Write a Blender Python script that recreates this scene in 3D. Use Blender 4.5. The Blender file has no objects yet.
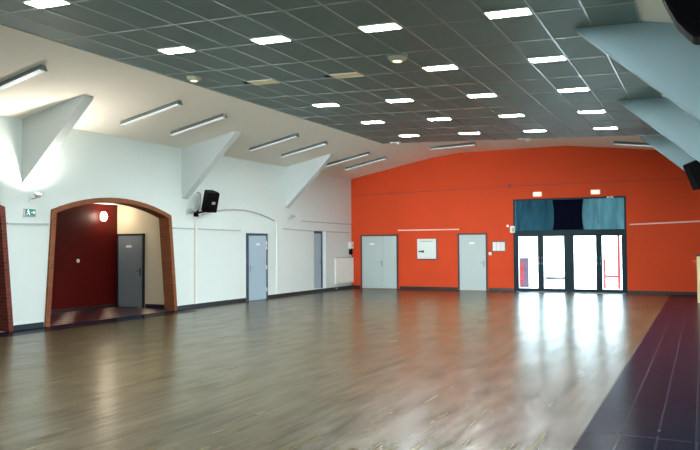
import bpy, bmesh, math, random
from mathutils import Vector, Matrix
random.seed(7)
PI = math.pi
COL = bpy.context.scene.collection

# ------------------------------------------------------------------ helpers
def link(o, parent=None):
    COL.objects.link(o)
    if parent is not None:
        o.parent = parent
    return o

def obj(name, bm, mat, parent=None, loc=(0, 0, 0), rot=(0, 0, 0), smooth=False):
    bmesh.ops.recalc_face_normals(bm, faces=bm.faces[:])
    me = bpy.data.meshes.new(name)
    bm.to_mesh(me); bm.free()
    if mat is not None:
        me.materials.append(mat)
    if smooth:
        for p in me.polygons: p.use_smooth = True
    o = bpy.data.objects.new(name, me)
    o.location = loc; o.rotation_euler = rot
    return link(o, parent)

def tag(o, label, cat, group=None):
    o['label'] = label; o['category'] = cat
    if group: o['group'] = group
    return o

def thing(name, label, cat, loc=(0, 0, 0), rot=(0, 0, 0), group=None):
    o = bpy.data.objects.new(name, None)
    o.empty_display_size = 0.1
    o.location = loc; o.rotation_euler = rot
    link(o)
    return tag(o, label, cat, group)

def struct(name, bm, mat, parent=None, **kw):
    o = obj(name, bm, mat, parent, **kw)
    if parent is None: o['kind'] = 'structure'
    return o

def struct_root(name, loc, rot=(0, 0, 0)):
    o = bpy.data.objects.new(name, None)
    o.empty_display_size = 0.1
    o.location = loc; o.rotation_euler = rot
    o['kind'] = 'structure'
    return link(o)

def BM(): return bmesh.new()

def box(bm, x0, x1, y0, y1, z0, z1, bev=0.0, seg=2, mat=None):
    r = bmesh.ops.create_cube(bm, size=1.0)
    vs = r['verts']
    for v in vs:
        v.co = Vector(((x0 + x1) / 2 + v.co.x * (x1 - x0), (y0 + y1) / 2 + v.co.y * (y1 - y0), (z0 + z1) / 2 + v.co.z * (z1 - z0)))
    out = vs
    if bev > 0:
        es = list({e for v in vs for e in v.link_edges})
        res = bmesh.ops.bevel(bm, geom=es, offset=bev, segments=seg, affect='EDGES', profile=0.5)
        out = list({v for f in res['faces'] for v in f.verts} | {v for v in vs if v.is_valid})
    if mat is not None:
        bmesh.ops.transform(bm, matrix=mat, verts=[v for v in out if v.is_valid])
    return out

def prism(bm, pts, axis, a, b):
    """extrude a closed outline; axis 'x': pts are (y,z); 'y': (x,z); 'z': (x,y)"""
    def P(p, t):
        if axis == 'x': return (t, p[0], p[1])
        if axis == 'y': return (p[0], t, p[1])
        return (p[0], p[1], t)
    v0 = [bm.verts.new(P(p, a)) for p in pts]
    v1 = [bm.verts.new(P(p, b)) for p in pts]
    n = len(pts)
    caps = [bm.faces.new(v0), bm.faces.new(list(reversed(v1)))]
    for i in range(n):
        j = (i + 1) % n
        bm.faces.new((v0[i], v1[i], v1[j], v0[j]))
    for c in caps: c.normal_update()
    bmesh.ops.triangulate(bm, faces=caps, ngon_method='EAR_CLIP')

def tube(bm, pts, r, seg=10):
    pts = [Vector(p) for p in pts]
    rings = []
    for i, p in enumerate(pts):
        if i == 0: d = pts[1] - p
        elif i == len(pts) - 1: d = p - pts[i - 1]
        else: d = (pts[i + 1] - p).normalized() + (p - pts[i - 1]).normalized()
        d.normalize()
        a = Vector((0, 0, 1)) if abs(d.z) < 0.9 else Vector((1, 0, 0))
        u = d.cross(a).normalized(); w = d.cross(u).normalized()
        rings.append([bm.verts.new(p + (u * math.cos(2 * PI * k / seg) + w * math.sin(2 * PI * k / seg)) * r) for k in range(seg)])
    for A, B in zip(rings, rings[1:]):
        for k in range(seg):
            bm.faces.new((A[k], A[(k + 1) % seg], B[(k + 1) % seg], B[k]))
    bm.faces.new(rings[0]); bm.faces.new(list(reversed(rings[-1])))

def lathe(bm, prof, seg=24, mat=None):
    """profile of (r, z) about the z axis"""
    rings = []; vs = []
    for r, z in prof:
        if r < 1e-6:
            ring = [bm.verts.new((0, 0, z))]
        else:
            ring = [bm.verts.new((r * math.cos(2 * PI * k / seg), r * math.sin(2 * PI * k / seg), z)) for k in range(seg)]
        rings.append(ring); vs += ring
    for A, B in zip(rings, rings[1:]):
        for k in range(seg):
            k2 = (k + 1) % seg
            if len(A) == 1 and len(B) == 1: continue
            if len(A) == 1: bm.faces.new((A[0], B[k], B[k2]))
            elif len(B) == 1: bm.faces.new((A[k], A[k2], B[0]))
            else: bm.faces.new((A[k], A[k2], B[k2], B[k]))
    if mat is not None: bmesh.ops.transform(bm, matrix=mat, verts=vs)

# ------------------------------------------------------------------ materials
def base_mat(name):
    m = bpy.data.materials.new(name); m.use_nodes = True
    nt = m.node_tree
    return m, nt, nt.nodes['Principled BSDF']

def srgb(r, g, b):
    f = lambda c: c / 255 / 12.92 if c / 255 <= 0.04045 else ((c / 255 + 0.055) / 1.055) ** 2.4
    return (f(r), f(g), f(b), 1)

def paint(name, rgb, rough=0.6, var=0.06, scale=3.0, metal=0.0, bump=0.0, bscale=60, spec=0.5):
    m, nt, p = base_mat(name)
    c = srgb(*rgb)
    tc = nt.nodes.new('ShaderNodeTexCoord')
    nz = nt.nodes.new('ShaderNodeTexNoise'); nz.inputs['Scale'].default_value = scale; nz.inputs['Detail'].default_value = 4
    nt.links.new(tc.outputs['Object'], nz.inputs['Vector'])
    mx = nt.nodes.new('ShaderNodeMix'); mx.data_type = 'RGBA'
    mx.inputs['A'].default_value = tuple(min(1, x * (1 - var)) for x in c[:3]) + (1,)
    mx.inputs['B'].default_value = tuple(min(1, x * (1 + var)) for x in c[:3]) + (1,)
    nt.links.new(nz.outputs['Fac'], mx.inputs['Factor'])
    nt.links.new(mx.outputs['Result'], p.inputs['Base Color'])
    p.inputs['Roughness'].default_value = rough
    p.inputs['Metallic'].default_value = metal
    p.inputs['Specular IOR Level'].default_value = spec
    if bump > 0:
        n2 = nt.nodes.new('ShaderNodeTexNoise'); n2.inputs['Scale'].default_value = bscale; n2.inputs['Detail'].default_value = 3
        nt.links.new(tc.outputs['Object'], n2.inputs['Vector'])
        b = nt.nodes.new('ShaderNodeBump'); b.inputs['Strength'].default_value = bump; b.inputs['Distance'].default_value = 0.01
        nt.links.new(n2.outputs['Fac'], b.inputs['Height']); nt.links.new(b.outputs['Normal'], p.inputs['Normal'])
    return m

def emit(name, rgb, strength):
    m, nt, p = base_mat(name)
    p.inputs['Base Color'].default_value = (0.8, 0.8, 0.8, 1)
    p.inputs['Emission Color'].default_value = srgb(*rgb)
    p.inputs['Emission Strength'].default_value = strength
    return m

def wood_floor():
    """lacquered strip parquet, boards running down the hall (y)"""
    m, nt, p = base_mat('parquet')
    N = nt.nodes.new; L = nt.links.new
    tc = N('ShaderNodeTexCoord')
    mp = N('ShaderNodeMapping'); mp.inputs['Rotation'].default_value = (0, 0, PI / 2)
    L(tc.outputs['Object'], mp.inputs['Vector'])
    br = N('ShaderNodeTexBrick')
    br.inputs['Scale'].default_value = 1.0
    br.inputs['Brick Width'].default_value = 1.1; br.inputs['Row Height'].default_value = 0.09
    br.inputs['Mortar Size'].default_value = 0.0016; br.inputs['Mortar Smooth'].default_value = 0.5
    br.offset = 0.41; br.offset_frequency = 3
    br.inputs['Color1'].default_value = srgb(*PARQ[0]); br.inputs['Color2'].default_value = srgb(*PARQ[1])
    br.inputs['Mortar'].default_value = srgb(*PARQ[2])
    L(mp.outputs['Vector'], br.inputs['Vector'])
    cur = br.outputs['Color']
    # grain at three sizes: fine fibres, board-long streaks, worn lanes
    for sx, sy, lo, hi, fac in ((24, 1.2, 0.82, 1.12, 0.7), (8, 0.55, 0.45, 1.4, 0.9), (2.2, 0.7, 0.55, 1.3, 0.9)):
        mq = N('ShaderNodeMapping'); mq.inputs['Scale'].default_value = (sx, sy, 1)
        L(tc.outputs['Object'], mq.inputs['Vector'])
        nz = N('ShaderNodeTexNoise'); nz.inputs['Scale'].default_value = 1.5; nz.inputs['Detail'].default_value = 5; nz.inputs['Roughness'].default_value = 0.6
        L(mq.outputs['Vector'], nz.inputs['Vector'])
        mr = N('ShaderNodeMapRange'); mr.inputs['From Min'].default_value = 0.2; mr.inputs['From Max'].default_value = 0.8
        mr.inputs['To Min'].default_value = lo; mr.inputs['To Max'].default_value = hi
        L(nz.outputs['Fac'], mr.inputs['Value'])
        mx = N('ShaderNodeMix'); mx.data_type = 'RGBA'; mx.blend_type = 'MULTIPLY'; mx.inputs['Factor'].default_value = fac
        L(cur, mx.inputs['A']); L(mr.outputs['Result'], mx.inputs['B'])
        cur = mx.outputs['Result']
    L(cur, p.inputs['Base Color'])
    # the lacquer is worn along the grain, so the sheen follows the boards
    sh = None
    for sx, sy, sc_, lo, hi in ((26, 1.0, 1.5, 0.3, 1.3), (8, 0.6, 1.5, 0.2, 1.45), (2.6, 0.9, 1.2, 0.25, 1.5)):
        mq = N('ShaderNodeMapping'); mq.inputs['Scale'].default_value = (sx, sy, 1); mq.inputs['Location'].default_value = (3.1, 1.7, 0)
        L(tc.outputs['Object'], mq.inputs['Vector'])
        n3 = N('ShaderNodeTexNoise'); n3.inputs['Scale'].default_value = sc_; n3.inputs['Detail'].default_value = 4
        L(mq.outputs['Vector'], n3.inputs['Vector'])
        mr = N('ShaderNodeMapRange'); mr.inputs['From Min'].default_value = 0.25; mr.inputs['From Max'].default_value = 0.75
        mr.inputs['To Min'].default_value = lo; mr.inputs['To Max'].default_value = hi
        L(n3.outputs['Fac'], mr.inputs['Value'])
        if sh is None: sh = mr.outputs['Result']
        else:
            ml = N('ShaderNodeMath'); ml.operation = 'MULTIPLY'
            L(sh, ml.inputs[0]); L(mr.outputs['Result'], ml.inputs[1]); sh = ml.outputs[0]
    hf = N('ShaderNodeMath'); hf.operation = 'MULTIPLY'; hf.inputs[1].default_value = 0.55
    L(sh, hf.inputs[0]); L(hf.outputs[0], p.inputs['Specular IOR Level'])
    n5 = N('ShaderNodeTexNoise'); n5.inputs['Scale'].default_value = 1.0; n5.inputs['Detail'].default_value = 3
    mq = N('ShaderNodeMapping'); mq.inputs['Scale'].default_value = (3.0, 0.9, 1)
    L(tc.outputs['Object'], mq.inputs['Vector']); L(mq.outputs['Vector'], n5.inputs['Vector'])
    mr = N('ShaderNodeMapRange'); mr.inputs['To Min'].default_value = 0.215; mr.inputs['To Max'].default_value = 0.295
    L(n5.outputs['Fac'], mr.inputs['Value']); L(mr.outputs['Result'], p.inputs['Roughness'])
    p.inputs['IOR'].default_value = 1.42
    return m

def tile_mat(name, c1, c2, mortar, w, h, rough, msize=0.012, off=0.0, rot=0.0, shift=(0, 0, 0)):
    m, nt, p = base_mat(name)
    N = nt.nodes.new; L = nt.links.new
    tc = N('ShaderNodeTexCoord')
    mp = N('ShaderNodeMapping'); mp.inputs['Rotation'].default_value = (0, 0, rot); mp.inputs['Location'].default_value = shift
    L(tc.outputs['Object'], mp.inputs['Vector'])
    br = N('ShaderNodeTexBrick'); br.inputs['Scale'].default_value = 1.0
    br.inputs['Brick Width'].default_value = w; br.inputs['Row Height'].default_value = h
    br.inputs['Mortar Size'].default_value = msize; br.offset = off; br.inputs['Mortar Smooth'].default_value = 0.2
    br.inputs['Color1'].default_value = srgb(*c1); br.inputs['Color2'].default_value = srgb(*c2); br.inputs['Mortar'].default_value = srgb(*mortar)
    L(mp.outputs['Vector'], br.inputs['Vector'])
    nz = N('ShaderNodeTexNoise'); nz.inputs['Scale'].default_value = 6; nz.inputs['Detail'].default_value = 5
    L(tc.outputs['Object'], nz.inputs['Vector'])
    mx = N('ShaderNodeMix'); mx.data_type = 'RGBA'; mx.blend_type = 'MULTIPLY'; mx.inputs['B'].default_value = (0.6, 0.6, 0.62, 1)
    L(nz.outputs['Fac'], mx.inputs['Factor']); L(br.outputs['Color'], mx.inputs['A'])
    L(mx.outputs['Result'], p.inputs['Base Color'])
    p.inputs['Roughness'].default_value = rough; p.inputs['Specular IOR Level'].default_value = 0.02
    bp = N('ShaderNodeBump'); bp.inputs['Strength'].default_value = 0.25; bp.inputs['Distance'].default_value = 0.004; bp.invert = True
    L(br.outputs['Fac'], bp.inputs['Height']); L(bp.outputs['Normal'], p.inputs['Normal'])
    return m

def checker_mat():
    m, nt, p = base_mat('alcove_tiles')
    N = nt.nodes.new; L = nt.links.new
    tc = N('ShaderNodeTexCoord')
    a = N('ShaderNodeTexChecker'); a.inputs['Scale'].default_value = 1 / 0.33
    a.inputs['Color1'].default_value = srgb(38, 34, 40); a.inputs['Color2'].default_value = srgb(74, 26, 28)
    b = N('ShaderNodeTexChecker'); b.inputs['Scale'].default_value = 1 / 0.66
    b.inputs['Color1'].default_value = (0, 0, 0, 1); b.inputs['Color2'].default_value = (1, 1, 1, 1)
    L(tc.outputs['Object'], a.inputs['Vector']); L(tc.outputs['Object'], b.inputs['Vector'])
    ml = N('ShaderNodeMath'); ml.operation = 'MULTIPLY'
    L(a.outputs['Fac'], ml.inputs[0]); L(b.outputs['Fac'], ml.inputs[1])
    mx = N('ShaderNodeMix'); mx.data_type = 'RGBA'; mx.inputs['B'].default_value = srgb(190, 165, 150)
    L(ml.outputs[0], mx.inputs['Factor']); L(a.outputs['Color'], mx.inputs['A'])
    L(mx.outputs['Result'], p.inputs['Base Color'])
    p.inputs['Roughness'].default_value = 0.3
    return m

def brick_mat(name, c1, c2, mortar):
    m, nt, p = base_mat(name)
    N = nt.nodes.new; L = nt.links.new
    tc = N('ShaderNodeTexCoord')
    sx = N('ShaderNodeSeparateXYZ'); L(tc.outputs['Object'], sx.inputs['Vector'])
    ad = N('ShaderNodeMath'); ad.operation = 'ADD'
    L(sx.outputs['X'], ad.inputs[0]); L(sx.outputs['Y'], ad.inputs[1])
    cx = N('ShaderNodeCombineXYZ'); L(ad.outputs[0], cx.inputs['X']); L(sx.outputs['Z'], cx.inputs['Y'])
    br = N('ShaderNodeTexBrick'); br.inputs['Scale'].default_value = 1
    br.inputs['Brick Width'].default_value = 0.22; br.inputs['Row Height'].default_value = 0.07; br.inputs['Mortar Size'].default_value = 0.008
    br.inputs['Color1'].default_value = srgb(*c1); br.inputs['Color2'].default_value = srgb(*c2); br.inputs['Mortar'].default_value = srgb(*mortar)
    L(cx.outputs['Vector'], br.inputs['Vector']); L(br.outputs['Color'], p.inputs['Base Color'])
    p.inputs['Roughness'].default_value = 0.8
    bp = N('ShaderNodeBump'); bp.inputs['Strength'].default_value = 0.2; bp.inputs['Distance'].default_value = 0.006; bp.invert = True
    L(br.outputs['Fac'], bp.inputs['Height']); L(bp.outputs['Normal'], p.inputs['Normal'])
    return m

def glass_mat(name, tint=(1, 1, 1, 1)):
    m = bpy.data.materials.new(name); m.use_nodes = True
    nt = m.node_tree; nt.nodes.clear()
    N = nt.nodes.new; L = nt.links.new
    out = N('ShaderNodeOutputMaterial'); mx = N('ShaderNodeMixShader'); fr = N('ShaderNodeFresnel'); fr.inputs['IOR'].default_value = 1.45
    tr = N('ShaderNodeBsdfTransparent'); tr.inputs['Color'].default_value = tint
    gl = N('ShaderNodeBsdfGlossy'); gl.inputs['Roughness'].default_value = 0.02
    L(fr.outputs['Fac'], mx.inputs['Fac']); L(tr.outputs['BSDF'], mx.inputs[1]); L(gl.outputs['BSDF'], mx.inputs[2])
    L(mx.outputs['Shader'], out.inputs['Surface'])
    return m

def cloth_mat(name, rgb, glow):
    """thin woven blind: lit from the front and letting some daylight through"""
    m = bpy.data.materials.new(name); m.use_nodes = True
    nt = m.node_tree; nt.nodes.clear()
    N = nt.nodes.new; L = nt.links.new
    out = N('ShaderNodeOutputMaterial'); mx = N('ShaderNodeMixShader'); mx.inputs['Fac'].default_value = glow
    df = N('ShaderNodeBsdfDiffuse'); tl = N('ShaderNodeBsdfTranslucent')
    tc = N('ShaderNodeTexCoord'); mp = N('ShaderNodeMapping'); mp.inputs['Scale'].default_value = (4, 4, 0.7)
    nz = N('ShaderNodeTexNoise'); nz.inputs['Scale'].default_value = 1.3; nz.inputs['Detail'].default_value = 3
    L(tc.outputs['Object'], mp.inputs['Vector']); L(mp.outputs['Vector'], nz.inputs['Vector'])
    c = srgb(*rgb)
    mc = N('ShaderNodeMix'); mc.data_type = 'RGBA'  # uneven streaks of daylight are put into the cloth colour
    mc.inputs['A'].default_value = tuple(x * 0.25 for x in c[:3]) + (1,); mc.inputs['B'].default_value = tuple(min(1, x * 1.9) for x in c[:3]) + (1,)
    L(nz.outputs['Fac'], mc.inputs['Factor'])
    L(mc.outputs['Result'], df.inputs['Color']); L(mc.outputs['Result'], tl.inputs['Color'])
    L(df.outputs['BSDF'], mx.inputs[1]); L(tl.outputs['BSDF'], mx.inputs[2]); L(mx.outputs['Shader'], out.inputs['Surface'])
    return m

PARQ = ((90, 80, 56), (76, 66, 46), (54, 46, 34))
M = {}
M['parquet'] = wood_floor()
M['dark_tile'] = tile_mat('dark_tile', (14, 26, 44), (24, 30, 44), (50, 52, 64), 0.30, 1.04, 0.22, 0.010, 0.0, 0.0, (0.98 - 0.3 * 10, 0.63, 0))
M['alcove_tile'] = checker_mat()
M['white_wall'] = paint('white_wall_paint', (222, 233, 232), 0.75, 0.03, 0.8, bump=0.15, bscale=40)
M['white_ceiling'] = paint('white_ceiling_paint', (250, 246, 236), 0.8, 0.03, 0.6)
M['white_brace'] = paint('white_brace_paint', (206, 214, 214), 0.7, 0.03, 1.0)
M['dim_brace'] = paint('white_brace_paint_dim_cool', (150, 176, 186), 0.7, 0.04, 1.0)  # right-hand white braces, with their weaker bluish light put into the colour
M['red_wall'] = paint('red_wall_paint', (212, 74, 36), 0.7, 0.08, 0.9, bump=0.25, bscale=26, spec=0.2)
M['dark_red_wall'] = paint('dark_red_wall_paint', (80, 6, 3), 0.4, 0.06, 1.2, bump=0.15, bscale=26, spec=0.2)
M['alcove_white'] = paint('alcove_white_paint', (222, 212, 188), 0.75, 0.03, 0.8)
M['tile_field'] = paint('ceiling_tile_grey', (92, 114, 112), 0.55, 0.10, 2.0)
M['tbar'] = paint('ceiling_bar_white', (170, 178, 176), 0.22, 0.03, 2.0, metal=0.15)
M['panel_frame'] = paint('panel_frame_white', (210, 210, 200), 0.5, 0.02)
M['panel_lit'] = emit('panel_lit', (243, 253, 252), 150.0)
M['panel_off'] = paint('panel_unlit', (236, 220, 168), 0.5, 0.04)
M['strip_body'] = paint('strip_grey_metal', (118, 128, 124), 0.4, 0.05, 4, metal=0.2)
M['strip_diff'] = emit('strip_diffuser', (214, 232, 242), 0.35)
M['strip_end'] = paint('strip_end_white', (230, 232, 228), 0.5, 0.02)
M['frame_blue'] = paint('door_frame_slate', (58, 74, 92), 0.45, 0.05, 3)
M['leaf_blue'] = paint('door_leaf_pale_blue', (166, 190, 206), 0.45, 0.03, 1.5)
M['leaf_grey'] = paint('door_leaf_grey_green', (184, 200, 200), 0.45, 0.03, 1.5)
M['frame_dark'] = paint('door_frame_dark_brown', (84, 60, 60), 0.5, 0.05, 3)
M['leaf_slate'] = paint('door_leaf_slate', (128, 140, 150), 0.45, 0.03, 1.5)
M['black_frame'] = paint('door_frame_black', (34, 38, 44), 0.45, 0.05, 3)
M['steel'] = paint('brushed_steel', (150, 152, 152), 0.3, 0.05, 8, metal=0.9)
M['white_plastic'] = paint('white_plastic', (232, 234, 230), 0.4, 0.02)
M['pink_rail'] = paint('rail_pinkish_white', (238, 200, 194), 0.5, 0.03)
M['grey_rail'] = paint('rail_pale_grey', (178, 184, 184), 0.5, 0.03)
M['plinth'] = paint('plinth_dark_blue', (30, 40, 52), 0.4, 0.08, 5)
M['plinth_back'] = paint('plinth_dark_brown', (44, 26, 30), 0.4, 0.08, 5)
M['brick'] = brick_mat('brick_brown', (138, 78, 42), (122, 62, 34), (132, 84, 52))
M['brick_red'] = brick_mat('brick_red', (120, 44, 28), (98, 34, 24), (104, 66, 52))
M['black'] = paint('black_grille', (8, 8, 12), 0.9, 0.2, 30, spec=0.1)
M['black_side'] = paint('black_cabinet', (9, 9, 16), 0.8, 0.15, 12, spec=0.15)
M['badge'] = paint('speaker_badge', (196, 160, 172), 0.5, 0.05)
M['alu_teal'] = paint('entrance_frame_teal', (14, 44, 54), 0.5, 0.08, 3, spec=0.2)
M['blueblack'] = paint('entrance_dark_panel', (8, 10, 30), 0.9, 0.1, 3, spec=0.05)
M['glass'] = glass_mat('clear_glass', (0.96, 1.0, 1.0, 1))
M['blind'] = cloth_mat('teal_blind', (42, 80, 96), 0.05)
M['blind_pale'] = cloth_mat('pale_teal_blind', (86, 132, 144), 0.08)
M['exit_body'] = emit('exit_lamp_cream', (255, 214, 150), 0.35)
M['exit_white'] = emit('exit_lamp_white', (255, 255, 240), 0.8)
M['exit_green'] = emit('exit_lamp_green', (20, 110, 112), 0.35)
M['exit_green'].node_tree.nodes['Principled BSDF'].inputs['Base Color'].default_value = srgb(30, 120, 118)
M['radiator'] = paint('radiator_white', (236, 236, 230), 0.4, 0.02)
M['red_conduit'] = paint('conduit_red_paint', (150, 48, 30), 0.5, 0.06, 5)
M['paper'] = paint('paper_white', (236, 238, 240), 0.6, 0.03, 6)
M['grey_edge'] = paint('notice_edge_grey', (104, 84, 92), 0.5, 0.04)
M['ink'] = paint('notice_ink', (60, 62, 70), 0.6, 0.1)
M['pale_mint'] = paint('notice_board_pale', (226, 240, 234), 0.4, 0.03)
M['lamp_glow'] = emit('uplight_glow', (255, 236, 208), 9.0)
M['lamp_off'] = paint('uplight_lens', (200, 204, 200), 0.3, 0.03)
M['alcove_glow'] = emit('alcove_lamp_glow', (255, 226, 190), 7.0)
M['spot_glow'] = emit('spot_glow', (255, 240, 170), 2.2)
M['dome'] = paint('dome_opal', (170, 172, 150), 0.35, 0.04)
M['cream'] = paint('cream_panel', (226, 208, 166), 0.5, 0.04)
M['wood_cap'] = paint('brown_cap', (92, 44, 30), 0.5, 0.1)
M['orange'] = paint('orange_knob', (206, 96, 52), 0.5, 0.05)
M['paving'] = paint('outside_paving', (214, 214, 210), 0.8, 0.05, 1)
M['outside_wall'] = paint('outside_render', (240, 240, 238), 0.8, 0.02, 1)
M['outside_red'] = paint('outside_red_metal', (120, 30, 44), 0.5, 0.04)
M['outside_grey'] = paint('outside_grey_board', (58, 62, 80), 0.6, 0.05)
M['bench'] = paint('outside_bench_grey', (50, 56, 62), 0.6, 0.05)

# ------------------------------------------------------------------ the hall
XL, XR = -12.39, 0.30          # side walls
YB0, SK = 25.436, 0.0231       # end wall: y = YB0 + SK*x
YR = -2.0                      # behind the camera
AB = math.atan(SK)
def yb(x): return YB0 + SK * x
TILT = math.atan(0.0393)
def zc(x): return 4.54 - 0.0393 * x        # suspended ceiling
SHELL = [(XL, 4.28), (-9.06, 4.93), (-7.96, 5.06), (-4.2, 5.07), (-1.24, 4.74), (XR, 4.33)]
def zs(x):
    for (a, za), (b, zb) in zip(SHELL, SHELL[1:]):
        if a <= x <= b: return za + (zb - za) * (x - a) / (b - a)

# floors
bm = BM(); box(bm, XL, -0.98, YR, 25.9, -0.2, 0.0); struct('floor', bm, M['parquet'])
bm = BM(); box(bm, -0.98, XR + 0.3, YR, 25.9, -0.2, 0.0); struct('floor.001', bm, M['dark_tile'])
bm = BM(); box(bm, -15.0, XL, 5.2, 15.2, -0.2, 0.0); struct('floor.002', bm, M['alcove_tile'])
bm = BM(); box(bm, XL, XL + 0.70, 8.6, 14.75, 0.0, 0.004); struct('floor.003', bm, M['dark_tile'])

# left wall with the two arches and a door recess cut out
def arc(y0, z0, yp, zp, y1, z1, n=16):
    # circle through three points, sampled from first to last
    ax, ay, bx_, by_, cx, cy = y0, z0, yp, zp, y1, z1
    d = 2 * (ax * (by_ - cy) + bx_ * (cy - ay) + cx * (ay - by_))
    ux = ((ax**2 + ay**2) * (by_ - cy) + (bx_**2 + by_**2) * (cy - ay) + (cx**2 + cy**2) * (ay - by_)) / d
    uy = ((ax**2 + ay**2) * (cx - bx_) + (bx_**2 + by_**2) * (ax - cx) + (cx**2 + cy**2) * (bx_ - ax)) / d
    r = math.hypot(ax - ux, ay - uy)
    t0 = math.atan2(ay - uy, ax - ux); t1 = math.atan2(cy - uy, cx - ux)
    return [(ux + r * math.cos(t0 + (t1 - t0) * k / n), uy + r * math.sin(t0 + (t1 - t0) * k / n)) for k in range(n + 1)]

def arch_path(yb0, yt0, yt1, yb1, zt, zp, off=0.0):
    ym = (yt0 + yt1) / 2
    a = arc(yt0 + off, zt - off * 0.6, ym, zp - off, yt1 - off, zt - off * 0.6)
    return [(yb0 + off, 0.0)] + a + [(yb1 - off, 0.0)]
ARCHES = [(5.65, 5.81, 9.58, 9.80, 2.47, 2.82), (10.57, 10.73, 14.50, 14.74, 2.47, 2.82)]
out = [(YR, -0.2), (YR, 4.6), (25.5, 4.6), (25.5, -0.2)]
low = []
for a in ARCHES:
    pth = arch_path(*a, off=0.06)
    low += [(pth[0][0], -0.2)] + pth + [(pth[-1][0], -0.2)]
low += [(22.13, -0.2), (22.13, 2.20), (23.03, 2.20), (23.03, -0.2)]
bm = BM(); prism(bm, out + list(reversed(low)), 'x', XL, XL - 0.28)
struct('wall_left', bm, M['white_wall'])
# threshold below the raised side door
bm = BM(); box(bm, XL - 0.28, XL, 22.13, 23.03, -0.2, 0.12); struct('wall_left.001', bm, M['white_wall'])
bm = BM(); box(bm, XL - 0.36, XL - 0.28, 21.9, 23.3, -0.2, 2.5); struct('wall_left.002', bm, M['white_wall'])
# right wall, rear wall
bm = BM(); box(bm, XR, XR + 0.3, YR, 25.9, -0.2, 4.6); struct('wall_right', bm, M['white_wall'])
bm = BM(); box(bm, XL - 0.3, XR + 0.3, YR - 0.3, YR, -0.2, 5.4); struct('wall_rear', bm, M['white_wall'])

# red end wall with the entrance opening, built in its own slightly skewed plane
EX0, EX1, EZ = -6.05, -2.28, 3.27
wp = [(XL - 0.3, -0.2), (XL - 0.3, 4.35)] + [(x, z + 0.02) for x, z in SHELL[0:]] + [(XR + 0.3, 4.35), (XR + 0.3, -0.2),
      (EX1, -0.2), (EX1, EZ), (EX0, EZ), (EX0, -0.2)]
bm = BM(); prism(bm, wp, 'y', 0.0, 0.3)
struct('wall_back', bm, M['red_wall'], loc=(0, YB0, 0), rot=(0, 0, AB))

# white roof shell and the grey suspended ceiling
bm = BM(); prism(bm, SHELL + [(x, z + 0.15) for x, z in reversed(SHELL)], 'y', YR, 25.9)
struct('ceiling', bm, M['white_ceiling'])
GX0, GX1, GY0, GY1 = -9.03, -0.68, -1.4, 20.70
bm = BM(); box(bm, GX0, GX1, GY0, GY1, 0.0, 0.03)
struct('ceiling.001', bm, M['tile_field'], loc=(0, 0, 4.54), rot=(0, TILT, 0))
bm = BM()
CW = 0.5964; CL = 1.268
for k in range(15):
    x = GX1 - 0.003 - k * CW
    box(bm, x - 0.012, x + 0.012, GY0, GY1, -0.012, 0.004)
for k in range(-8, 11):
    y = 9.135 + 1.268 * k
    if GY0 < y < GY1 + 0.1:
        box(bm, GX0, GX1, min(y, GY1 - 0.012) - 0.012, min(y, GY1 - 0.012) + 0.012, -0.008, 0.004)
struct('trim_1', bm, M['tbar'], loc=(0, 0, 4.54), rot=(0, TILT, 0))

# alcove behind the arches
bm = BM(); box(bm, -15.0, -14.70, 5.2, 15.2, -0.2, 3.1); struct('wall_alcove_back', bm, M['dark_red_wall'])
bm = BM(); box(bm, -14.70, XL - 0.28, 15.0, 15.2, -0.2, 3.1); struct('wall_alcove_right', bm, M['alcove_white'])
bm = BM(); box(bm, -14.70, XL - 0.28, 5.2, 5.4, -0.2, 3.1); struct('wall_alcove_left', bm, M['alcove_white'])
bm = BM(); box(bm, -14.70, XL - 0.28, 5.4, 15.0, 2.84, 3.1); struct('ceiling.002', bm, M['white_ceiling'])

# baseboards
def base_left(n, y0, y1):
    bm = BM(); box(bm, XL, XL + 0.02, y0, y1, 0.0, 0.11, 0.004); struct('baseboard_left' + ('' if n == 0 else '.%03d' % n), bm, M['plinth'])
for n, (a, b) in enumerate([(9.83, 10.55), (14.76, 17.90), (19.08, 25.14)]): base_left(n, a, b)
def base_back(n, x0, x1):
    bm = BM(); box(bm, x0, x1, -0.02, 0.0, 0.0, 0.11, 0.004)
    struct('baseboard_back' + ('' if n == 0 else '.%03d' % n), bm, M['plinth_back'], loc=(0, YB0, 0), rot=(0, 0, AB))
for n, (a, b) in enumerate([(XL + 0.02, -12.02), (-10.38, -8.1), (-6.95, EX0), (EX1, XR)]): base_back(n, a, b)
bm = BM(); box(bm, -13.66, XL - 0.28, 14.98, 15.0, 0, 0.11, 0.004); struct('baseboard_alcove', bm, M['plinth'])
bm = BM(); box(bm, -14.70, -14.68, 5.4, 15.0, 0, 0.09, 0.004); struct('baseboard_alcove.001', bm, M['plinth_back'])

# brick surrounds of the arches
def arch_surround(a, mat, label):
    o_ = arch_path(*a, off=0.0); i_ = arch_path(*a, off=0.11)
    bm = BM(); n = len(o_)
    xf, xb = XL + 0.05, XL - 0.28
    def V(x, p): return bm.verts.new((x, p[0], p[1]))
    A = [V(xf, p) for p in o_]; B = [V(xf, p) for p in i_]; C = [V(xb, p) for p in i_]; D = [V(xb, p) for p in o_]
    for k in range(n - 1):
        for P, Q in ((A, B), (B, C), (C, D), (D, A)):
            bm.faces.new((P[k], Q[k], Q[k + 1], P[k + 1]))
    bm.faces.new((A[0], B[0], C[0], D[0])); bm.faces.new((A[-1], D[-1], C[-1], B[-1]))
    tag(obj('brick_arch', bm, mat), label, 'brick arch', 'brick arches in the left wall')
arch_surround(ARCHES[0], M['brick_red'], 'red brick arch edge cut off by the left border of the photo')
arch_surround(ARCHES[1], M['brick'], 'wide brown brick arch around the red alcove with the slate door')

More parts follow.
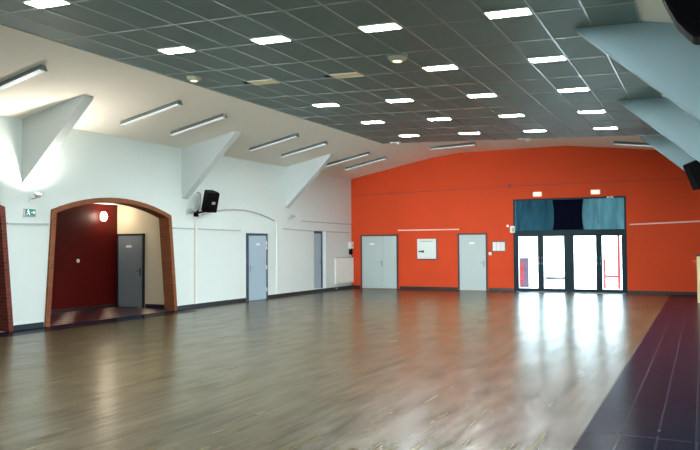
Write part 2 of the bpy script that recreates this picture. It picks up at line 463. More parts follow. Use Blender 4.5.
# rails and mouldings on the walls
def rail_left(n, y0, y1, z0, z1, mat, h=0.03):
    bm = BM(); prism(bm, [(y0, z0), (y1, z1), (y1, z1 + h), (y0, z0 + h)], 'x', XL, XL + 0.03)
    struct('trim_%d' % n, bm, mat)
rail_left(2, 9.66, 10.66, 2.13, 2.14, M['grey_rail'])
rail_left(3, 14.60, 17.62, 2.13, 2.11, M['grey_rail'], 0.035)
rail_left(4, 20.05, 22.10, 2.21, 2.16, M['grey_rail'], 0.035)
rail_left(5, 21.23, 25.12, 2.50, 2.48, M['grey_rail'], 0.03)
rail_left(6, 23.06, 24.95, 2.17, 2.15, M['grey_rail'], 0.03)
bm = BM()
pa = arc(15.80, 2.52, 17.45, 2.735, 19.50, 2.46, 20)
pb = [(y, z + 0.03) for y, z in pa]
prism(bm, pa + list(reversed(pb)), 'x', XL, XL + 0.035); struct('trim_7', bm, M['grey_rail'])
bm = BM(); box(bm, XL, XL + 0.025, 19.64, 19.72, 0.11, 2.44, 0.005); struct('trim_8', bm, M['white_wall'])
def rail_back(n, x0, x1, z0, z1, mat, h=0.045, t=0.03):
    bm = BM(); prism(bm, [(x0, z0), (x1, z1), (x1, z1 + h), (x0, z0 + h)], 'y', -t, 0.0)
    struct('trim_%d' % n, bm, mat, loc=(0, YB0, 0), rot=(0, 0, AB))
rail_back(9, -10.43, -8.03, 2.21, 2.21, M['pink_rail'])
rail_back(10, -2.18, XR, 2.28, 2.36, M['pink_rail'])
rail_back(11, XL + 0.02, -6.2, 3.60, 3.735, M['red_conduit'], 0.022, 0.025)
rail_back(12, -6.08, XR, 3.735, 3.735, M['red_conduit'], 0.022, 0.025)

# ------------------------------------------------------------------ doors (structure)
def handle(parent, x, z, side, mat, y=-0.05):
    bm = BM()
    box(bm, x - 0.02, x + 0.02, y - 0.008, y, z - 0.11, z + 0.11, 0.004)
    tube(bm, [(x, y - 0.005, z + 0.03), (x, y - 0.05, z + 0.03)], 0.010)
    tube(bm, [(x, y - 0.05, z + 0.03), (x + side * 0.12, y - 0.05, z + 0.03)], 0.010)
    obj('handle', bm, mat, parent)
def door(n, loc, rz, w, h, leaf, frame, hside, split=None, sign=None, hinges=False, hmat=None, fw=0.06, hz=0.98):
    """origin at the middle of the foot; local -y faces the room"""
    r = struct_root('door_%d' % n, loc, (0, 0, rz))
    bm = BM()
    box(bm, -w / 2, -w / 2 + fw, -0.06, 0.0, 0, h, 0.004); box(bm, w / 2 - fw, w / 2, -0.06, 0.0, 0, h, 0.004)
    box(bm, -w / 2 + fw, w / 2 - fw, -0.06, 0.0, h - fw, h, 0.004)
    obj('frame', bm, frame, r)
    a, b = -w / 2 + fw + 0.004, w / 2 - fw - 0.004
    spans = [(a, b)] if split is None else [(a, a + (b - a) * split - 0.005), (a + (b - a) * split + 0.005, b)]
    for k, (p, q) in enumerate(spans):
        bm = BM(); box(bm, p, q, -0.045, -0.003, 0.012, h - fw - 0.004, 0.004)
        lf = obj('leaf', bm, leaf, r)
        if k == 0:
            if hside > 0: handle(lf, q - 0.07, hz, -1, hmat or M['steel'])
            else: handle(lf, p + 0.07, hz, 1, hmat or M['steel'])
            if sign:
                bm = BM(); box(bm, sign[0] - 0.10, sign[0] + 0.10, -0.052, -0.044, sign[1] - 0.035, sign[1] + 0.035, 0.004)
                obj('sign_plate', bm, M['paper'], lf)
            if hinges:
                for z in (0.3, 1.0, 1.62, h - 0.3):
                    bm = BM(); tube(bm, [(q + 0.008, -0.058, z - 0.06), (q + 0.008, -0.058, z + 0.06)], 0.014)
                    obj('hinge', bm, M['white_plastic'], lf)
    return r
door(1, (XL, 18.485, 0), PI / 2, 1.12, 2.06, M['leaf_blue'], M['frame_blue'], -1, sign=(0.02, 1.72), hinges=True, fw=0.07)
door(2, (XL - 0.20, 22.58, 0.12), PI / 2, 0.89, 2.08, M['leaf_blue'], M['frame_blue'], 1, fw=0.09)
door(3, (-11.20, yb(-11.20), 0), AB, 1.56, 2.08, M['leaf_grey'], M['frame_dark'], 1, split=0.63, sign=(-0.3, 1.72), fw=0.06)
door(4, (-7.525, yb(-7.525), 0), AB, 1.10, 2.09, M['leaf_grey'], M['frame_dark'], 1, sign=(-0.02, 1.72), fw=0.06)
door(5, (-14.18, 15.0, 0), 0, 0.98, 2.03, M['leaf_slate'], M['black_frame'], 1, sign=(-0.05, 1.68), fw=0.05, hmat=M['black_frame'])

# glazed entrance: frame, four leaves, transom, as one built-in element
ent = struct_root('door_6', (0, YB0, 0), (0, 0, AB))
TZ = 2.12
bm = BM()
f0, f1 = 0.03, 0.13
box(bm, EX0, EX0 + 0.07, f0, f1, 0, EZ, 0.004); box(bm, EX1 - 0.07, EX1, f0, f1, 0, EZ, 0.004)
box(bm, EX0 + 0.07, EX1 - 0.07, f0, f1, EZ - 0.06, EZ, 0.004)
box(bm, EX0 + 0.07, EX1 - 0.07, f0 - 0.01, f1, TZ - 0.10, TZ + 0.04, 0.004)
box(bm, -4.22, -4.09, f0 - 0.01, f1, 0, TZ - 0.1, 0.004)
obj('frame', bm, M['alu_teal'], ent)
leaves = [(EX0 + 0.070, -5.110), (-5.110, -4.220), (-4.090, -3.170), (-3.170, EX1 - 0.070)]
for k, (a, b) in enumerate(leaves):
    bm = BM(); s0, s1 = 0.04, 0.10; sw = 0.10
    z0, z1 = 0.004, TZ - 0.10
    box(bm, a, a + sw, s0, s1, z0, z1, 0.004); box(bm, b - sw, b, s0, s1, z0, z1, 0.004)
    box(bm, a + sw, b - sw, s0, s1, z0, z0 + 0.12, 0.004); box(bm, a + sw, b - sw, s0, s1, z1 - 0.08, z1, 0.004)
    lf = obj('leaf', bm, M['alu_teal'], ent)
    bm = BM(); box(bm, a + sw, b - sw, 0.066, 0.074, z0 + 0.12, z1 - 0.08); obj('glass_pane', bm, M['glass'], lf)
    hx = (b - 0.05) if k % 2 == 0 else (a + 0.05)
    bm = BM(); tube(bm, [(hx, 0.04, 0.98), (hx, -0.005, 0.98), (hx, -0.005, 1.22), (hx, 0.04, 1.22)], 0.013)
    obj('handle', bm, M['steel'], lf)
# transom glass and dark centre panel
for a, b in ((EX0 + 0.07, -4.76), (-3.58, EX1 - 0.07)):
    bm = BM(); box(bm, a, b, 0.085, 0.093, TZ + 0.04, EZ - 0.06); obj('transom_pane', bm, M['glass'], ent)
bm = BM(); box(bm, -4.76, -3.58, 0.08, 0.10, TZ + 0.04, EZ - 0.06, 0.003); obj('dark_panel', bm, M['blueblack'], ent)
# blinds hanging in front of the transom glass
def blind(a, b, ca, cb, label, mat):
    bm = BM(); nx, nz = 40, 8
    z0, z1 = TZ + 0.0405, EZ - 0.0605
    g = []
    for i in range(nx + 1):
        row = []
        for j in range(nz + 1):
            t = i / nx; v = j / nz
            bow = 0.05 * (2 * v - 1) ** 2
            xa = a + (bow if ca else 0); xb = b - (bow if cb else 0)
            row.append(bm.verts.new((xa + (xb - xa) * t, 0.055 + 0.012 * math.sin(t * 38) + 0.004 * math.sin(t * 91 + v), z0 + (z1 - z0) * v)))
        g.append(row)
    for i in range(nx):
        for j in range(nz):
            bm.faces.new((g[i][j], g[i + 1][j], g[i + 1][j + 1], g[i][j + 1]))
    o = obj('blind', bm, mat, None, loc=(0, YB0, 0), rot=(0, 0, AB), smooth=True)
    tag(o, label, 'blind', 'blinds above the entrance doors')
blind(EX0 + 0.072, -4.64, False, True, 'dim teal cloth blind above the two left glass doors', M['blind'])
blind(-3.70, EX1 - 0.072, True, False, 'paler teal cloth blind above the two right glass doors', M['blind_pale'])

# ------------------------------------------------------------------ roof braces
def brace(label, pts, y0, y1, cap=None):
    bm = BM(); prism(bm, pts, 'y', y0, y1)
    o = obj('roof_brace', bm, M['dim_brace'] if pts[0][0] > -5 else M['white_brace'])
    tag(o, label, 'roof brace', 'triangular roof braces')
for Y, lab in ((10.0, 'white triangular roof brace on the left wall nearest the camera, above the brick arch'),
               (14.97, 'white triangular roof brace on the left wall above the black loudspeaker'),
               (20.2, 'white triangular roof brace on the left wall farthest away, before the red wall')):
    brace(lab, [(XL - 0.02, zs(XL) + 0.02), (XL - 0.02, 2.92), (XL + 0.05, 2.97), (-10.68, 4.56), (-10.66, zs(-10.66) + 0.02)], Y, Y + 0.24)
for Y, lab, in ((10.0, 'largest white triangular roof brace at the right, nearest the camera'),
                (15.4, 'middle white triangular roof brace on the right side under the grey ceiling'),
                (20.8, 'smallest white triangular roof brace at the right, behind the far right loudspeaker')):
    zt = zc(-1.50) - 0.004
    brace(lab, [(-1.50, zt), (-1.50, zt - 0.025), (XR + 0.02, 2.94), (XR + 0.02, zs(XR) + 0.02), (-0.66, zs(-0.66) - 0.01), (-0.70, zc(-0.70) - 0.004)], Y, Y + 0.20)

# ------------------------------------------------------------------ ceiling panel lights
ROWN = ['rightmost', 'second from the right', 'third from the right', 'leftmost']
DEPN = {-1: 'at the very top left corner of the photo', 0: 'nearest full', 1: 'second', 2: 'third', 3: 'fourth', 4: 'farthest'}
def panel(i, j, lit):
    x = -2.173 - 1.789 * i; y = 8.983 + 2.536 * j
    x = GX1 - 0.003 - CW * (2.5 + 3 * i)
    y = 9.135 + 2.536 * j - 0.15
    if j == -1: lab = 'lit square ceiling panel light in the very top left corner of the photo'
    elif lit: lab = 'lit square ceiling panel light, %s in the %s cross row' % (ROWN[i], DEPN[j] if j in (0, 4) else DEPN[j])
    else: lab = 'unlit beige square ceiling panel light, %s of the two dark ones' % ('right' if i == 2 else 'left')
    t = thing('ceiling_light', lab, 'ceiling light', (x, y, zc(x) - 0.004), (0, TILT, 0), 'square ceiling panel lights')
    h = CW / 2 - 0.014; hy = 0.142
    bm = BM()
    for (a, b, c, d) in ((-h, h, -hy, -hy + 0.016), (-h, h, hy - 0.016, hy), (-h, -h + 0.016, -hy + 0.016, hy - 0.016), (h - 0.016, h, -hy + 0.016, hy - 0.016)):
        box(bm, a, b, c, d, -0.016, 0.004)
    obj('frame', bm, M['panel_frame'], t)
    bm = BM(); box(bm, -h + 0.016, h - 0.016, -hy + 0.016, hy - 0.016, -0.010, 0.002)
    obj('diffuser', bm, M['panel_lit'] if lit else M['panel_off'], t)
    if not lit:
        bm = BM(); box(bm, -h - 0.15, -h - 0.02, -0.10, 0.02, -0.012, 0.002, 0.003); obj('dark_vent', bm, M['black_side'], t)
for i in range(4):
    for j in range(5):
        panel(i, j, not (j == 1 and i in (2, 3)))
panel(3, -1, True)

# ------------------------------------------------------------------ fluorescent strip fittings on the white slope
def strip(label, x0, x1, y, near=False):
    z0, z1 = zs(x0), zs(x1)
    L = math.hypot(x1 - x0, z1 - z0); ang = math.atan2(z1 - z0, x1 - x0)
    t = thing('strip_light', label, 'strip light', ((x0 + x1) / 2, y, (z0 + z1) / 2), (0, -ang, 0), 'fluorescent strip lights on the white ceiling')
    w = 0.062
    bm = BM()
    prism(bm, [(-w, -0.08), (-w - 0.01, -0.08), (-0.04, 0.0), (0.04, 0.0), (w + 0.01, -0.08), (w, -0.08), (0.03, -0.025), (-0.03, -0.025)], 'x', -L / 2, L / 2)
    obj('housing', bm, M['strip_body'], t)
    bm = BM(); box(bm, -L / 2 + 0.03, L / 2 - 0.03, -0.052, 0.052, -0.095, -0.06, 0.012); obj('diffuser', bm, M['strip_diff'], t)
    for s in (-1, 1):
        bm = BM(); prism(bm, [(-w - 0.013, -0.098), (-0.044, 0.0), (0.044, 0.0), (w + 0.013, -0.098)], 'x', s * L / 2 - 0.012, s * L / 2 + 0.012)
        obj('end_cap', bm, M['strip_end'] if s < 0 else M['strip_body'], t)
strip('grey fluorescent strip light cut off by the left border, above the first roof brace', -11.54, -9.97, 8.45)
strip('grey fluorescent strip light between the first and second roof braces, nearer the camera', -11.53, -9.90, 11.88)
strip('grey fluorescent strip light just in front of the second roof brace from the left', -11.52, -9.94, 13.52)
strip('grey fluorescent strip light just beyond the second roof brace from the left', -11.51, -9.94, 16.85)
strip('grey fluorescent strip light just in front of the third roof brace from the left', -11.48, -9.94, 18.52)
strip('grey fluorescent strip light just beyond the third left roof brace', -11.48, -9.88, 21.40)
strip('grey fluorescent strip light on the white slope closest to the red wall', -11.46, -9.86, 22.80)
strip('thin dark strip light on the white ceiling above the middle of the red wall', -8.32, -6.72, 23.0)
strip('thin dark strip light on the white ceiling right of the ridge, by the right braces', -2.45, -1.05, 23.6)

# ------------------------------------------------------------------ loudspeakers
def speaker(label, loc, yaw, pitch, w, d, h, badge=True, bracket=None):
    """front faces local -y"""
    t = thing('loudspeaker', label, 'loudspeaker', loc, (0, 0, 0), 'black loudspeakers')
    R = Matrix.Rotation(yaw, 4, 'Z') @ Matrix.Rotation(pitch, 4, 'X')
    bm = BM()
    prism(bm, [(-w / 2, -d / 2 + 0.02), (w / 2, -d / 2 + 0.02), (w / 2, 0.0), (w / 2 - 0.07, d / 2), (-w / 2 + 0.07, d / 2), (-w / 2, 0.0)], 'z', -h / 2, h / 2)
    bmesh.ops.bevel(bm, geom=[e for e in bm.edges if e.calc_face_angle(0) > 0.5], offset=0.012, segments=2, affect='EDGES')
    bmesh.ops.transform(bm, matrix=R, verts=bm.verts[:]); obj('cabinet', bm, M['black_side'], t)
    bm = BM(); box(bm, -w / 2 + 0.012, w / 2 - 0.012, -d / 2 - 0.012, -d / 2 + 0.025, -h / 2 + 0.012, h / 2 - 0.012, 0.012)
    bmesh.ops.transform(bm, matrix=R, verts=bm.verts[:]); obj('grille', bm, M['black'], t)
    if badge:
        bm = BM(); box(bm, -0.015, 0.085, -d / 2 - 0.018, -d / 2 - 0.010, -0.04, 0.035, 0.004)
        bmesh.ops.transform(bm, matrix=R, verts=bm.verts[:]); obj('badge', bm, M['badge'], t)
    if bracket:
        bm = BM(); tube(bm, [tuple(Vector(p) - Vector(loc)) for p in bracket], 0.025)
        box(bm, bracket[-1][0] - loc[0] - 0.03, bracket[-1][0] - loc[0] + 0.03, bracket[-1][1] - loc[1] - 0.07, bracket[-1][1] - loc[1] + 0.07, bracket[-1][2] - loc[2] - 0.1, bracket[-1][2] - loc[2] + 0.1, 0.005)
        obj('wall_bracket', bm, M['black_side'], t)
    return t
left_speaker = speaker('black loudspeaker tilted down from the left wall below the second roof brace', (-11.98, 15.62, 2.89), 1.15, 0.36, 0.38, 0.32, 0.56,
        bracket=[(-11.98, 15.62, 2.68), (-12.15, 15.56, 2.60), (XL + 0.035, 15.52, 2.58)])
bm = BM(); tube(bm, [(XL + 11.98 + 0.03, -0.02, -0.25), (XL + 11.98 + 0.10, 0.0, -0.09), (XL + 11.98 + 0.10, 0.0, 0.21), (XL + 11.98 + 0.01, 0.0, 0.26)], 0.022)
obj('mounting_pole', bm, M['grey_rail'], left_speaker)
speaker('black loudspeaker at the right border in front of the red wall', (-0.10, 20.40, 3.43), -1.15, 0.38, 0.40, 0.34, 0.72, badge=False,
        bracket=[(-0.08, 20.45, 3.2), (0.1, 20.5, 3.2), (XR - 0.03, 20.5, 3.2)])
# big curved speaker in the near right corner
t = thing('loudspeaker', 'large black rounded loudspeaker cut off by the top right corner of the photo', 'loudspeaker', (0, 6.72, 3.42), (0, 0, 0), 'black loudspeakers')
bm = BM()
prof = [(0.20, 0.0), (-0.02, 0.0), (-0.045, 0.012), (-0.10, 0.07), (-0.17, 0.16), (-0.22, 0.26), (-0.26, 0.35), (-0.30, 0.46), (-0.33, 0.60), (-0.33, 0.66), (-0.30, 0.70), (0.10, 0.76), (0.20, 0.70)]
prism(bm, prof, 'y', 0.0, 0.28)
obj('cabinet', bm, M['black_side'], t)
bm = BM(); prism(bm, [(x * 0.94 + 0.005, z * 0.94 + 0.022) for x, z in prof], 'y', -0.012, 0.004); obj('grille', bm, M['black'], t)
bm = BM(); box(bm, 0.16, XR, 0.08, 0.2, 0.25, 0.45, 0.01); obj('wall_bracket', bm, M['black_side'], t)

# ------------------------------------------------------------------ small fittings on the left wall
bm = BM(); box(bm, XL, XL + 0.05, 15.47, 15.57, 0.11, 2.46, 0.008)
tag(obj('cable_trunking', bm, M['white_plastic']), 'white vertical cable trunking running down the left wall below the loudspeaker', 'cable trunking')
def uplight(y, z, lit, label):
    t = thing('wall_uplight', label, 'wall lamp', (XL, y, z), (0, 0, 0), 'small lamps under the left roof braces')
    bm = BM(); box(bm, 0, 0.03, -0.05, 0.05, -0.06, 0.06, 0.005); obj('wall_plate', bm, M['white_plastic'], t)
    bm = BM(); tube(bm, [(0.02, 0, 0), (0.16, 0, 0.02), (0.2, 0, 0.05)], 0.012); obj('arm', bm, M['grey_rail'], t)
    R = Matrix.Translation((0.20, 0, 0.05)) @ Matrix.Rotation(0.35, 4, 'Y')
    bm = BM(); lathe(bm, [(0, -0.02), (0.04, -0.02), (0.06, 0.0), (0.095, 0.07), (0.088, 0.07), (0.05, 0.01)], 20, R); obj('shade', bm, M['grey_rail'], t, smooth=True)
    bm = BM(); lathe(bm, [(0, 0.045), (0.078, 0.045), (0.07, 0.055), (0, 0.06)], 20, R); obj('lens', bm, M['lamp_glow'] if lit else M['lamp_off'], t)
uplight(10.22, 2.66, True, 'small glowing wall lamp above the green exit sign on the left wall')
uplight(15.20, 2.56, False, 'small unlit wall lamp left of the black loudspeaker')
uplight(20.34, 2.56, False, 'small unlit wall lamp below the farthest left roof brace')
# green exit sign
t = thing('exit_sign', 'small green emergency exit sign on the white pier beside the brick arch', 'exit sign', (XL, 10.17, 2.385))
bm = BM(); box(bm, 0, 0.05, -0.14, 0.14, -0.085, 0.085, 0.012); obj('housing', bm, M['white_plastic'], t)
bm = BM(); box(bm, 0.048, 0.056, -0.125, 0.125, -0.07, 0.07, 0.004); obj('green_face', bm, M['exit_green'], t)
bm = BM()
lathe(bm, [(0, 0), (0.013, 0), (0.013, 0.002), (0, 0.002)], 12, Matrix.Translation((0.056, -0.055, 0.045)) @ Matrix.Rotation(PI / 2, 4, 'Y'))
for a, b in (((-0.06, 0.03), (-0.045, -0.01)), ((-0.045, -0.01), (-0.02, -0.02)), ((-0.02, -0.02), (-0.025, -0.055)), ((-0.045, -0.01), (-0.07, -0.03)), ((-0.07, -0.03), (-0.095, -0.04)),
             ((-0.055, 0.022), (-0.025, 0.01)), ((-0.055, 0.022), (-0.085, 0.012))):
    tube(bm, [(0.058, a[0], a[1]), (0.058, b[0], b[1])], 0.007, 6)
tube(bm, [(0.058, 0.02, 0.0), (0.058, 0.10, 0.0)], 0.008, 6); tube(bm, [(0.058, 0.075, 0.03), (0.058, 0.105, 0.0), (0.058, 0.075, -0.03)], 0.008, 6)
obj('running_figure', bm, M['exit_white'], t)
# radiator
t = thing('radiator', 'white panel radiator low on the left wall in the far corner', 'radiator', (XL, 24.35, 0.22))
bm = BM()
box(bm, 0.03, 0.11, -0.76, 0.76, 0.0, 0.98, 0.012)
for k in range(24):
    y = -0.72 + k * 0.0626
    box(bm, 0.108, 0.118, y - 0.018, y + 0.018, 0.05, 0.93, 0.004)
obj('panel', bm, M['radiator'], t)
bm = BM(); comb = [(-0.76, 0.975)]
for k in range(25):
    y = -0.74 + k * 0.0592
    comb += [(y - 0.012, 0.98), (y - 0.012, 0.996), (y + 0.012, 0.996), (y + 0.012, 0.98)]
prism(bm, comb + [(0.76, 0.975)], 'x', 0.035, 0.105)
obj('top_grille', bm, M['grey_rail'], t)
bm = BM(); tube(bm, [(0.07, -0.6, 0.0), (0.07, -0.6, -0.16), (0.015, -0.6, -0.16)], 0.011); obj('pipe', bm, M['white_plastic'], t)
for k in (-0.47, 0.47):
    bm = BM(); box(bm, 0.0, 0.04, k - 0.03, k + 0.03, 0.3, 0.7); obj('wall_bracket', bm, M['grey_rail'], t)
# corner boxes above the radiator
t = thing('wall_box', 'small white alarm box on the left wall in the far corner above the radiator', 'alarm box', (XL, 24.98, 1.68))
bm = BM(); box(bm, 0, 0.12, -0.12, 0.12, -0.13, 0.13, 0.012); obj('housing', bm, M['white_plastic'], t)
bm = BM(); box(bm, 0.118, 0.126, -0.05, 0.05, -0.05, 0.05, 0.004); obj('cover', bm, M['grey_rail'], t)
t = thing('wall_telephone', 'small black wall handset in the far left corner under the white box', 'telephone', (XL, 24.99, 1.42))
bm = BM(); box(bm, 0, 0.07, -0.08, 0.08, -0.10, 0.10, 0.01); obj('base', bm, M['black_side'], t)
bm = BM(); tube(bm, [(0.085, -0.03, -0.13), (0.11, -0.03, -0.06), (0.11, -0.03, 0.07), (0.085, -0.03, 0.13)], 0.025); obj('handset', bm, M['black'], t, smooth=True)
# alcove lamp and thermostat
t = thing('wall_lamp', 'bright wall lamp on the dark red alcove wall', 'wall lamp', (-14.70, 14.42, 2.50))
bm = BM(); box(bm, 0, 0.03, -0.07, 0.07, -0.10, 0.10, 0.008); obj('back_plate', bm, M['white_plastic'], t)
bm = BM(); lathe(bm, [(0, -0.13), (0.05, -0.125), (0.085, -0.07), (0.095, 0.0), (0.085, 0.07), (0.05, 0.125), (0, 0.13)], 20, Matrix.Translation((0.075, 0, 0))); obj('globe', bm, M['alcove_glow'], t, smooth=True)
t = thing('wall_socket', 'tiny pale round switch on the dark red alcove wall', 'switch', (-14.70, 13.60, 1.31))
bm = BM(); lathe(bm, [(0, 0), (0.05, 0), (0.05, 0.012), (0.04, 0.018), (0, 0.018)], 20, Matrix.Rotation(PI / 2, 4, 'Y')); obj('plate', bm, M['white_plastic'], t)
bm = BM(); lathe(bm, [(0, 0.018), (0.018, 0.018), (0.016, 0.026), (0, 0.026)], 16, Matrix.Rotation(PI / 2, 4, 'Y')); obj('button', bm, M['grey_rail'], t)

# ------------------------------------------------------------------ fittings on the red wall
def back_thing(name, label, cat, x, z, group=None):
    return thing(name, label, cat, (x, yb(x), z), (0, 0, AB), group)
t = back_thing('notice_board', 'white square notice case with rounded corners between the two red wall doors', 'notice board', -9.26, 1.52)
bm = BM(); box(bm, -0.40, 0.40, -0.03, 0, -0.41, 0.39, 0.014); obj('edge', bm, M['grey_edge'], t)
bm = BM(); box(bm, -0.385, 0.355, -0.07, -0.028, -0.375, 0.375, 0.02, 3); obj('case', bm, M['white_plastic'], t)
bm = BM(); box(bm, -0.30, 0.28, -0.078, -0.068, -0.30, 0.30, 0.003); obj('window', bm, M['pale_mint'], t)
bm = BM(); box(bm, -0.32, -0.12, -0.09, -0.078, -0.12, -0.07, 0.004); box(bm, -0.17, -0.11, -0.10, -0.078, -0.14, -0.05, 0.008); obj('lock', bm, M['ink'], t)
bm = BM(); box(bm, -0.26, 0.24, -0.086, -0.078, 0.27, 0.30, 0.003); obj('top_strip', bm, M['grey_rail'], t)
t = back_thing('picture_frame', 'small dark frame of white papers right of the single red wall door', 'frame', -6.565, 1.605)
bm = BM(); box(bm, -0.25, 0.25, -0.02, 0, -0.19, 0.19, 0.004); obj('frame', bm, M['grey_edge'], t)
for k in (-1, 0, 1):
    bm = BM(); box(bm, k * 0.148 - 0.07, k * 0.148 + 0.07, -0.025, -0.018, -0.16, 0.15, 0.001); obj('paper_sheet', bm, M['paper'], t)
def switch(label, x, z, s):
    t = back_thing('light_switch', label, 'switch', x, z, 'white switches on the red wall')
    bm = BM(); box(bm, -s, s, -0.02, 0, -s, s, 0.006); obj('plate', bm, M['white_plastic'], t)
    bm = BM(); box(bm, -s * .5, s * .5, -0.028, -0.018, -s * .6, s * .6, 0.003); obj('rocker', bm, M['paper'], t)
switch('small white switch on the red wall beside the single door', -6.885, 1.34, 0.055)
switch('tiny white button high on the red wall left of the entrance', -6.24, 2.33, 0.04)
t = back_thing('wall_speaker', 'small white box on the left frame edge of the glazed entrance', 'alarm box', -6.06, 2.20)
bm = BM(); box(bm, -0.085, 0.085, -0.09, 0, -0.12, 0.12, 0.02, 3); obj('housing', bm, M['white_plastic'], t)
bm = BM(); box(bm, -0.02, 0.06, -0.096, -0.088, -0.08, 0.05, 0.004); obj('front_panel', bm, M['grey_rail'], t)
t = back_thing('closer_box', 'small white box at the top right of the glazed entrance frame', 'sensor', -2.78, 3.235)
bm = BM(); box(bm, -0.10, 0.10, -0.05, 0.03, -0.03, 0.03, 0.01); obj('housing', bm, M['white_plastic'], t)
bm = BM(); box(bm, -0.06, 0.06, -0.056, -0.048, -0.018, 0.005, 0.003); obj('lens', bm, M['grey_edge'], t)
def exit_lamp(x, z, label):
    t = back_thing('exit_lamp', label, 'exit sign', x, z, 'lit exit lamps above the entrance')
    bm = BM(); box(bm, -0.15, 0.15, -0.06, 0, -0.08, 0.08, 0.015); obj('housing', bm, M['exit_body'], t)
    bm = BM()
    for cx in (-0.055, 0.055): box(bm, cx - 0.04, cx + 0.04, -0.066, -0.058, -0.045, 0.05, 0.003)
    obj('lit_face', bm, M['exit_white'], t)
exit_lamp(-5.18, 3.42, 'small lit cream exit lamp above the left half of the glazed entrance')
exit_lamp(-3.245, 3.425, 'small lit cream exit lamp above the right half of the glazed entrance')
t = back_thing('junction_box', 'small red painted junction box on the conduit left of the entrance', 'junction box', -6.14, 3.745)
bm = BM(); box(bm, -0.07, 0.07, -0.055, 0, -0.07, 0.07, 0.01); obj('housing', bm, M['red_conduit'], t)
bm = BM(); lathe(bm, [(0, 0), (0.045, 0), (0.04, 0.012), (0, 0.012)], 16, Matrix.Translation((0, -0.053, 0)) @ Matrix.Rotation(PI / 2, 4, 'X')); obj('lid', bm, M['red_conduit'], t)

# ------------------------------------------------------------------ fittings on the grey ceiling
def ceil_thing(name, label, cat, x, y, group=None):
    return thing(name, label, cat, (x, y, zc(x)), (0, TILT, 0), group)
for x, y, lab, r in ((-4.33, 10.50, 'round opal ceiling lamp with a small glowing centre in the middle of the grey ceiling', 0.16),
                     (-8.50, 10.62, 'small round emergency lamp at the left edge of the grey ceiling', 0.14)):
    t = ceil_thing('ceiling_spot', lab, 'ceiling lamp', x, y, 'round lamps on the grey ceiling')
    bm = BM(); lathe(bm, [(0, 0), (r * 1.0, 0), (r * 1.06, -0.03), (r, -0.045), (0, -0.045)], 28); obj('base', bm, M['strip_body'], t, smooth=False)
    bm = BM(); lathe(bm, [(r * 0.98, -0.04), (r * 0.92, -0.07), (r * 0.7, -0.095), (r * 0.45, -0.108)], 28); obj('dome', bm, M['dome'], t, smooth=True)
    bm = BM(); lathe(bm, [(r * 0.48, -0.106), (r * 0.35, -0.115), (0, -0.12)], 24); obj('glowing_lens', bm, M['spot_glow'], t, smooth=True)
for x, y, lab in ((-8.40, 20.42, 'tiny white sensor at the far left end of the grey ceiling'), (-4.45, 20.62, 'tiny white sensor at the far edge of the grey ceiling near the middle')):
    t = ceil_thing('ceiling_sensor', lab, 'sensor', x, y, 'sensors at the far ceiling edge')
    bm = BM(); lathe(bm, [(0, 0), (0.09, 0), (0.09, -0.04), (0.05, -0.09), (0, -0.10)], 20); obj('head', bm, M['white_plastic'], t, smooth=True)
    bm = BM(); box(bm, -0.30, -0.1, -0.02, 0.02, -0.035, 0, 0.006); obj('arm', bm, M['white_plastic'], t)

# cream upright panel at the right border
t = thing('counter_end', 'narrow cream upright counter end at the right border', 'counter', (0, 22.2, 0))
bm = BM(); box(bm, -0.17, XR - 0.022, 0, 1.2, 0.0, 1.30, 0.01); obj('side_panel', bm, M['cream'], t)
bm = BM(); box(bm, -0.20, XR - 0.022, -0.03, 1.23, 1.30, 1.36, 0.01); obj('top', bm, M['wood_cap'], t)
bm = BM(); lathe(bm, [(0, 0), (0.03, 0.0), (0.03, 0.03), (0.055, 0.05), (0.05, 0.09), (0, 0.10)], 16, Matrix.Translation((-0.17, 0.06, 1.14)) @ Matrix.Rotation(-PI / 2, 4, 'Y')); obj('knob', bm, M['orange'], t, smooth=True)

# ------------------------------------------------------------------ outside the entrance
bm = BM(); box(bm, -25, 15, 25.9, 60, -0.25, -0.05)
o = obj('floor_outside', bm, M['paving']); o['kind'] = 'structure'
bm = BM(); box(bm, -25, 15, 46, 46.4, -0.05, 5.0); o = obj('wall_outside', bm, M['outside_wall']); o['kind'] = 'structure'
t = thing('sign_post', 'grey and pink upright board standing outside behind the leftmost glass door', 'board', (-6.5, 28.8, -0.05))
bm = BM(); box(bm, -0.14, 0.22, -0.05, 0.05, 0.0, 1.18, 0.01); obj('board', bm, M['outside_grey'], t)
bm = BM(); box(bm, -0.14, 0.02, -0.06, -0.05, 0.10, 1.0, 0.004); obj('pink_panel', bm, M['outside_red'], t)
t = thing('bench', 'low grey bench standing outside behind the second glass door', 'bench', (-5.2, 29.0, -0.05))
bm = BM(); box(bm, -0.42, 0.30, -0.2, 0.2, 0.32, 0.42, 0.01); obj('seat', bm, M['bench'], t)
for s in (-0.3, 0.2):
    bm = BM(); box(bm, s - 0.02, s + 0.02, -0.16, 0.16, 0, 0.34, 0.005); obj('leg', bm, M['outside_wall'], t)
t = thing('gate', 'pink red metal gate frame standing outside behind the rightmost glass door', 'gate', (-3.10, 28.8, -0.05))
for x in (-0.30, 0.22):
    bm = BM(); box(bm, x - 0.05, x + 0.05, -0.03, 0.03, 0, 2.2, 0.004); obj('post', bm, M['outside_red'], t)
for z in (0.42, 2.14):
    bm = BM(); box(bm, -0.275, 0.195, -0.02, 0.02, z, z + 0.10, 0.004); obj('crossbar', bm, M['outside_red'], t)

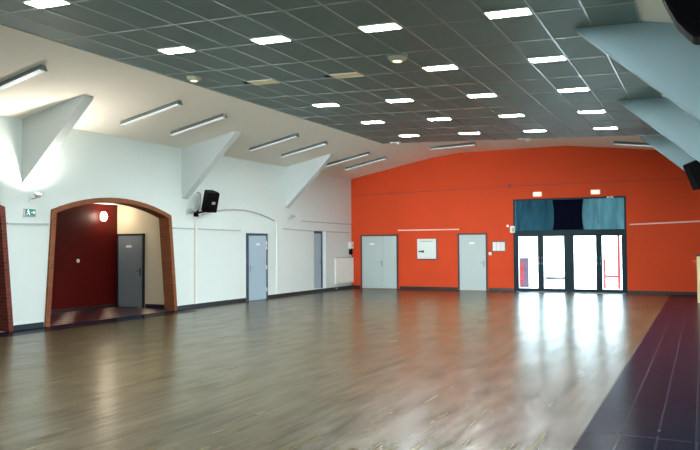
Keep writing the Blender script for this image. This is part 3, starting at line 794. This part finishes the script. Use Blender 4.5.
# ------------------------------------------------------------------ light
w = bpy.data.worlds.new('sky'); bpy.context.scene.world = w; w.use_nodes = True
nt = w.node_tree; bg = nt.nodes['Background']
tcw = nt.nodes.new('ShaderNodeTexCoord'); sep = nt.nodes.new('ShaderNodeSeparateXYZ')
nt.links.new(tcw.outputs['Generated'], sep.inputs['Vector'])
rmp = nt.nodes.new('ShaderNodeValToRGB')
rmp.color_ramp.elements[0].position = 0.0; rmp.color_ramp.elements[0].color = (0.60, 0.88, 1.0, 1)
rmp.color_ramp.elements[1].position = 0.6; rmp.color_ramp.elements[1].color = (0.70, 0.85, 1.0, 1)
nt.links.new(sep.outputs['Z'], rmp.inputs['Fac']); nt.links.new(rmp.outputs['Color'], bg.inputs['Color'])
bg.inputs['Strength'].default_value = 10.0

def area(name, loc, rot, sx, sy, power, col):
    l = bpy.data.lights.new(name, 'AREA'); l.shape = 'RECTANGLE'; l.size = sx; l.size_y = sy; l.energy = power; l.color = col
    o = bpy.data.objects.new(name, l); o.location = loc; o.rotation_euler = rot; COL.objects.link(o)
    return o
# the ceiling panels continue over the part of the hall behind the photographer
for i in range(4):
    for j in (-1, -2, -3):
        if (i, j) == (3, -1): continue
        x = GX1 - 0.003 - CW * (2.5 + 3 * i); y = 8.983 + 2.536 * j
        area('ceiling_panel_lamp', (x, y, zc(x) - 0.03), (0, TILT, 0), 0.55, 0.26, 28, (0.92, 0.98, 1.0))
# unseen fill lamp, added behind the camera to brighten the red wall's left
rl = area('rear_fill_light', (-7.5, YR + 0.05, 2.2), (PI / 2 + 0.03, 0, 0.09), 6.0, 3.2, 130, (0.90, 0.97, 1.0)); rl.data.spread = math.radians(32)
# lamp of the lit wall uplight
l = bpy.data.lights.new('uplight_lamp', 'SPOT'); l.energy = 160; l.spot_size = 2.9; l.spot_blend = 0.9; l.color = (1, 0.93, 0.80); l.shadow_soft_size = 0.06
o = bpy.data.objects.new('uplight_lamp', l); o.location = (XL + 0.27, 10.12, 2.82); o.rotation_euler = (PI, 0.0, 0); COL.objects.link(o)
l = bpy.data.lights.new('alcove_lamp', 'POINT'); l.energy = 12; l.color = (1, 0.9, 0.72); l.shadow_soft_size = 0.1
o = bpy.data.objects.new('alcove_lamp', l); o.location = (-14.45, 14.42, 2.50); COL.objects.link(o)

# ------------------------------------------------------------------ camera
F = 712.883
yaw, pit, roll = math.radians(26.33721), math.radians(1.66147), math.radians(-0.37316)
f = Vector((-math.sin(yaw) * math.cos(pit), math.cos(yaw) * math.cos(pit), math.sin(pit)))
r = Vector((math.cos(yaw), math.sin(yaw), 0)); u = r.cross(f)
r, u = r * math.cos(roll) + u * math.sin(roll), u * math.cos(roll) - r * math.sin(roll)
cam = bpy.data.cameras.new('camera'); cam.sensor_width = 36; cam.lens = F * 36 / 700; cam.clip_start = 0.05; cam.clip_end = 300
co = bpy.data.objects.new('camera', cam); COL.objects.link(co)
mt = Matrix.Identity(4)
for k in range(3):
    mt[k][0] = r[k]; mt[k][1] = u[k]; mt[k][2] = -f[k]
mt[0][3], mt[1][3], mt[2][3] = 0, 0, 1.66
co.matrix_world = mt
sc = bpy.context.scene
sc.camera = co
sc.view_settings.view_transform = 'Standard'
sc.view_settings.look = 'None'
sc.view_settings.exposure = 0.5
sc.cycles.use_denoising = True
sc.cycles.max_bounces = 8
sc.cycles.diffuse_bounces = 5
sc.cycles.sample_clamp_indirect = 8
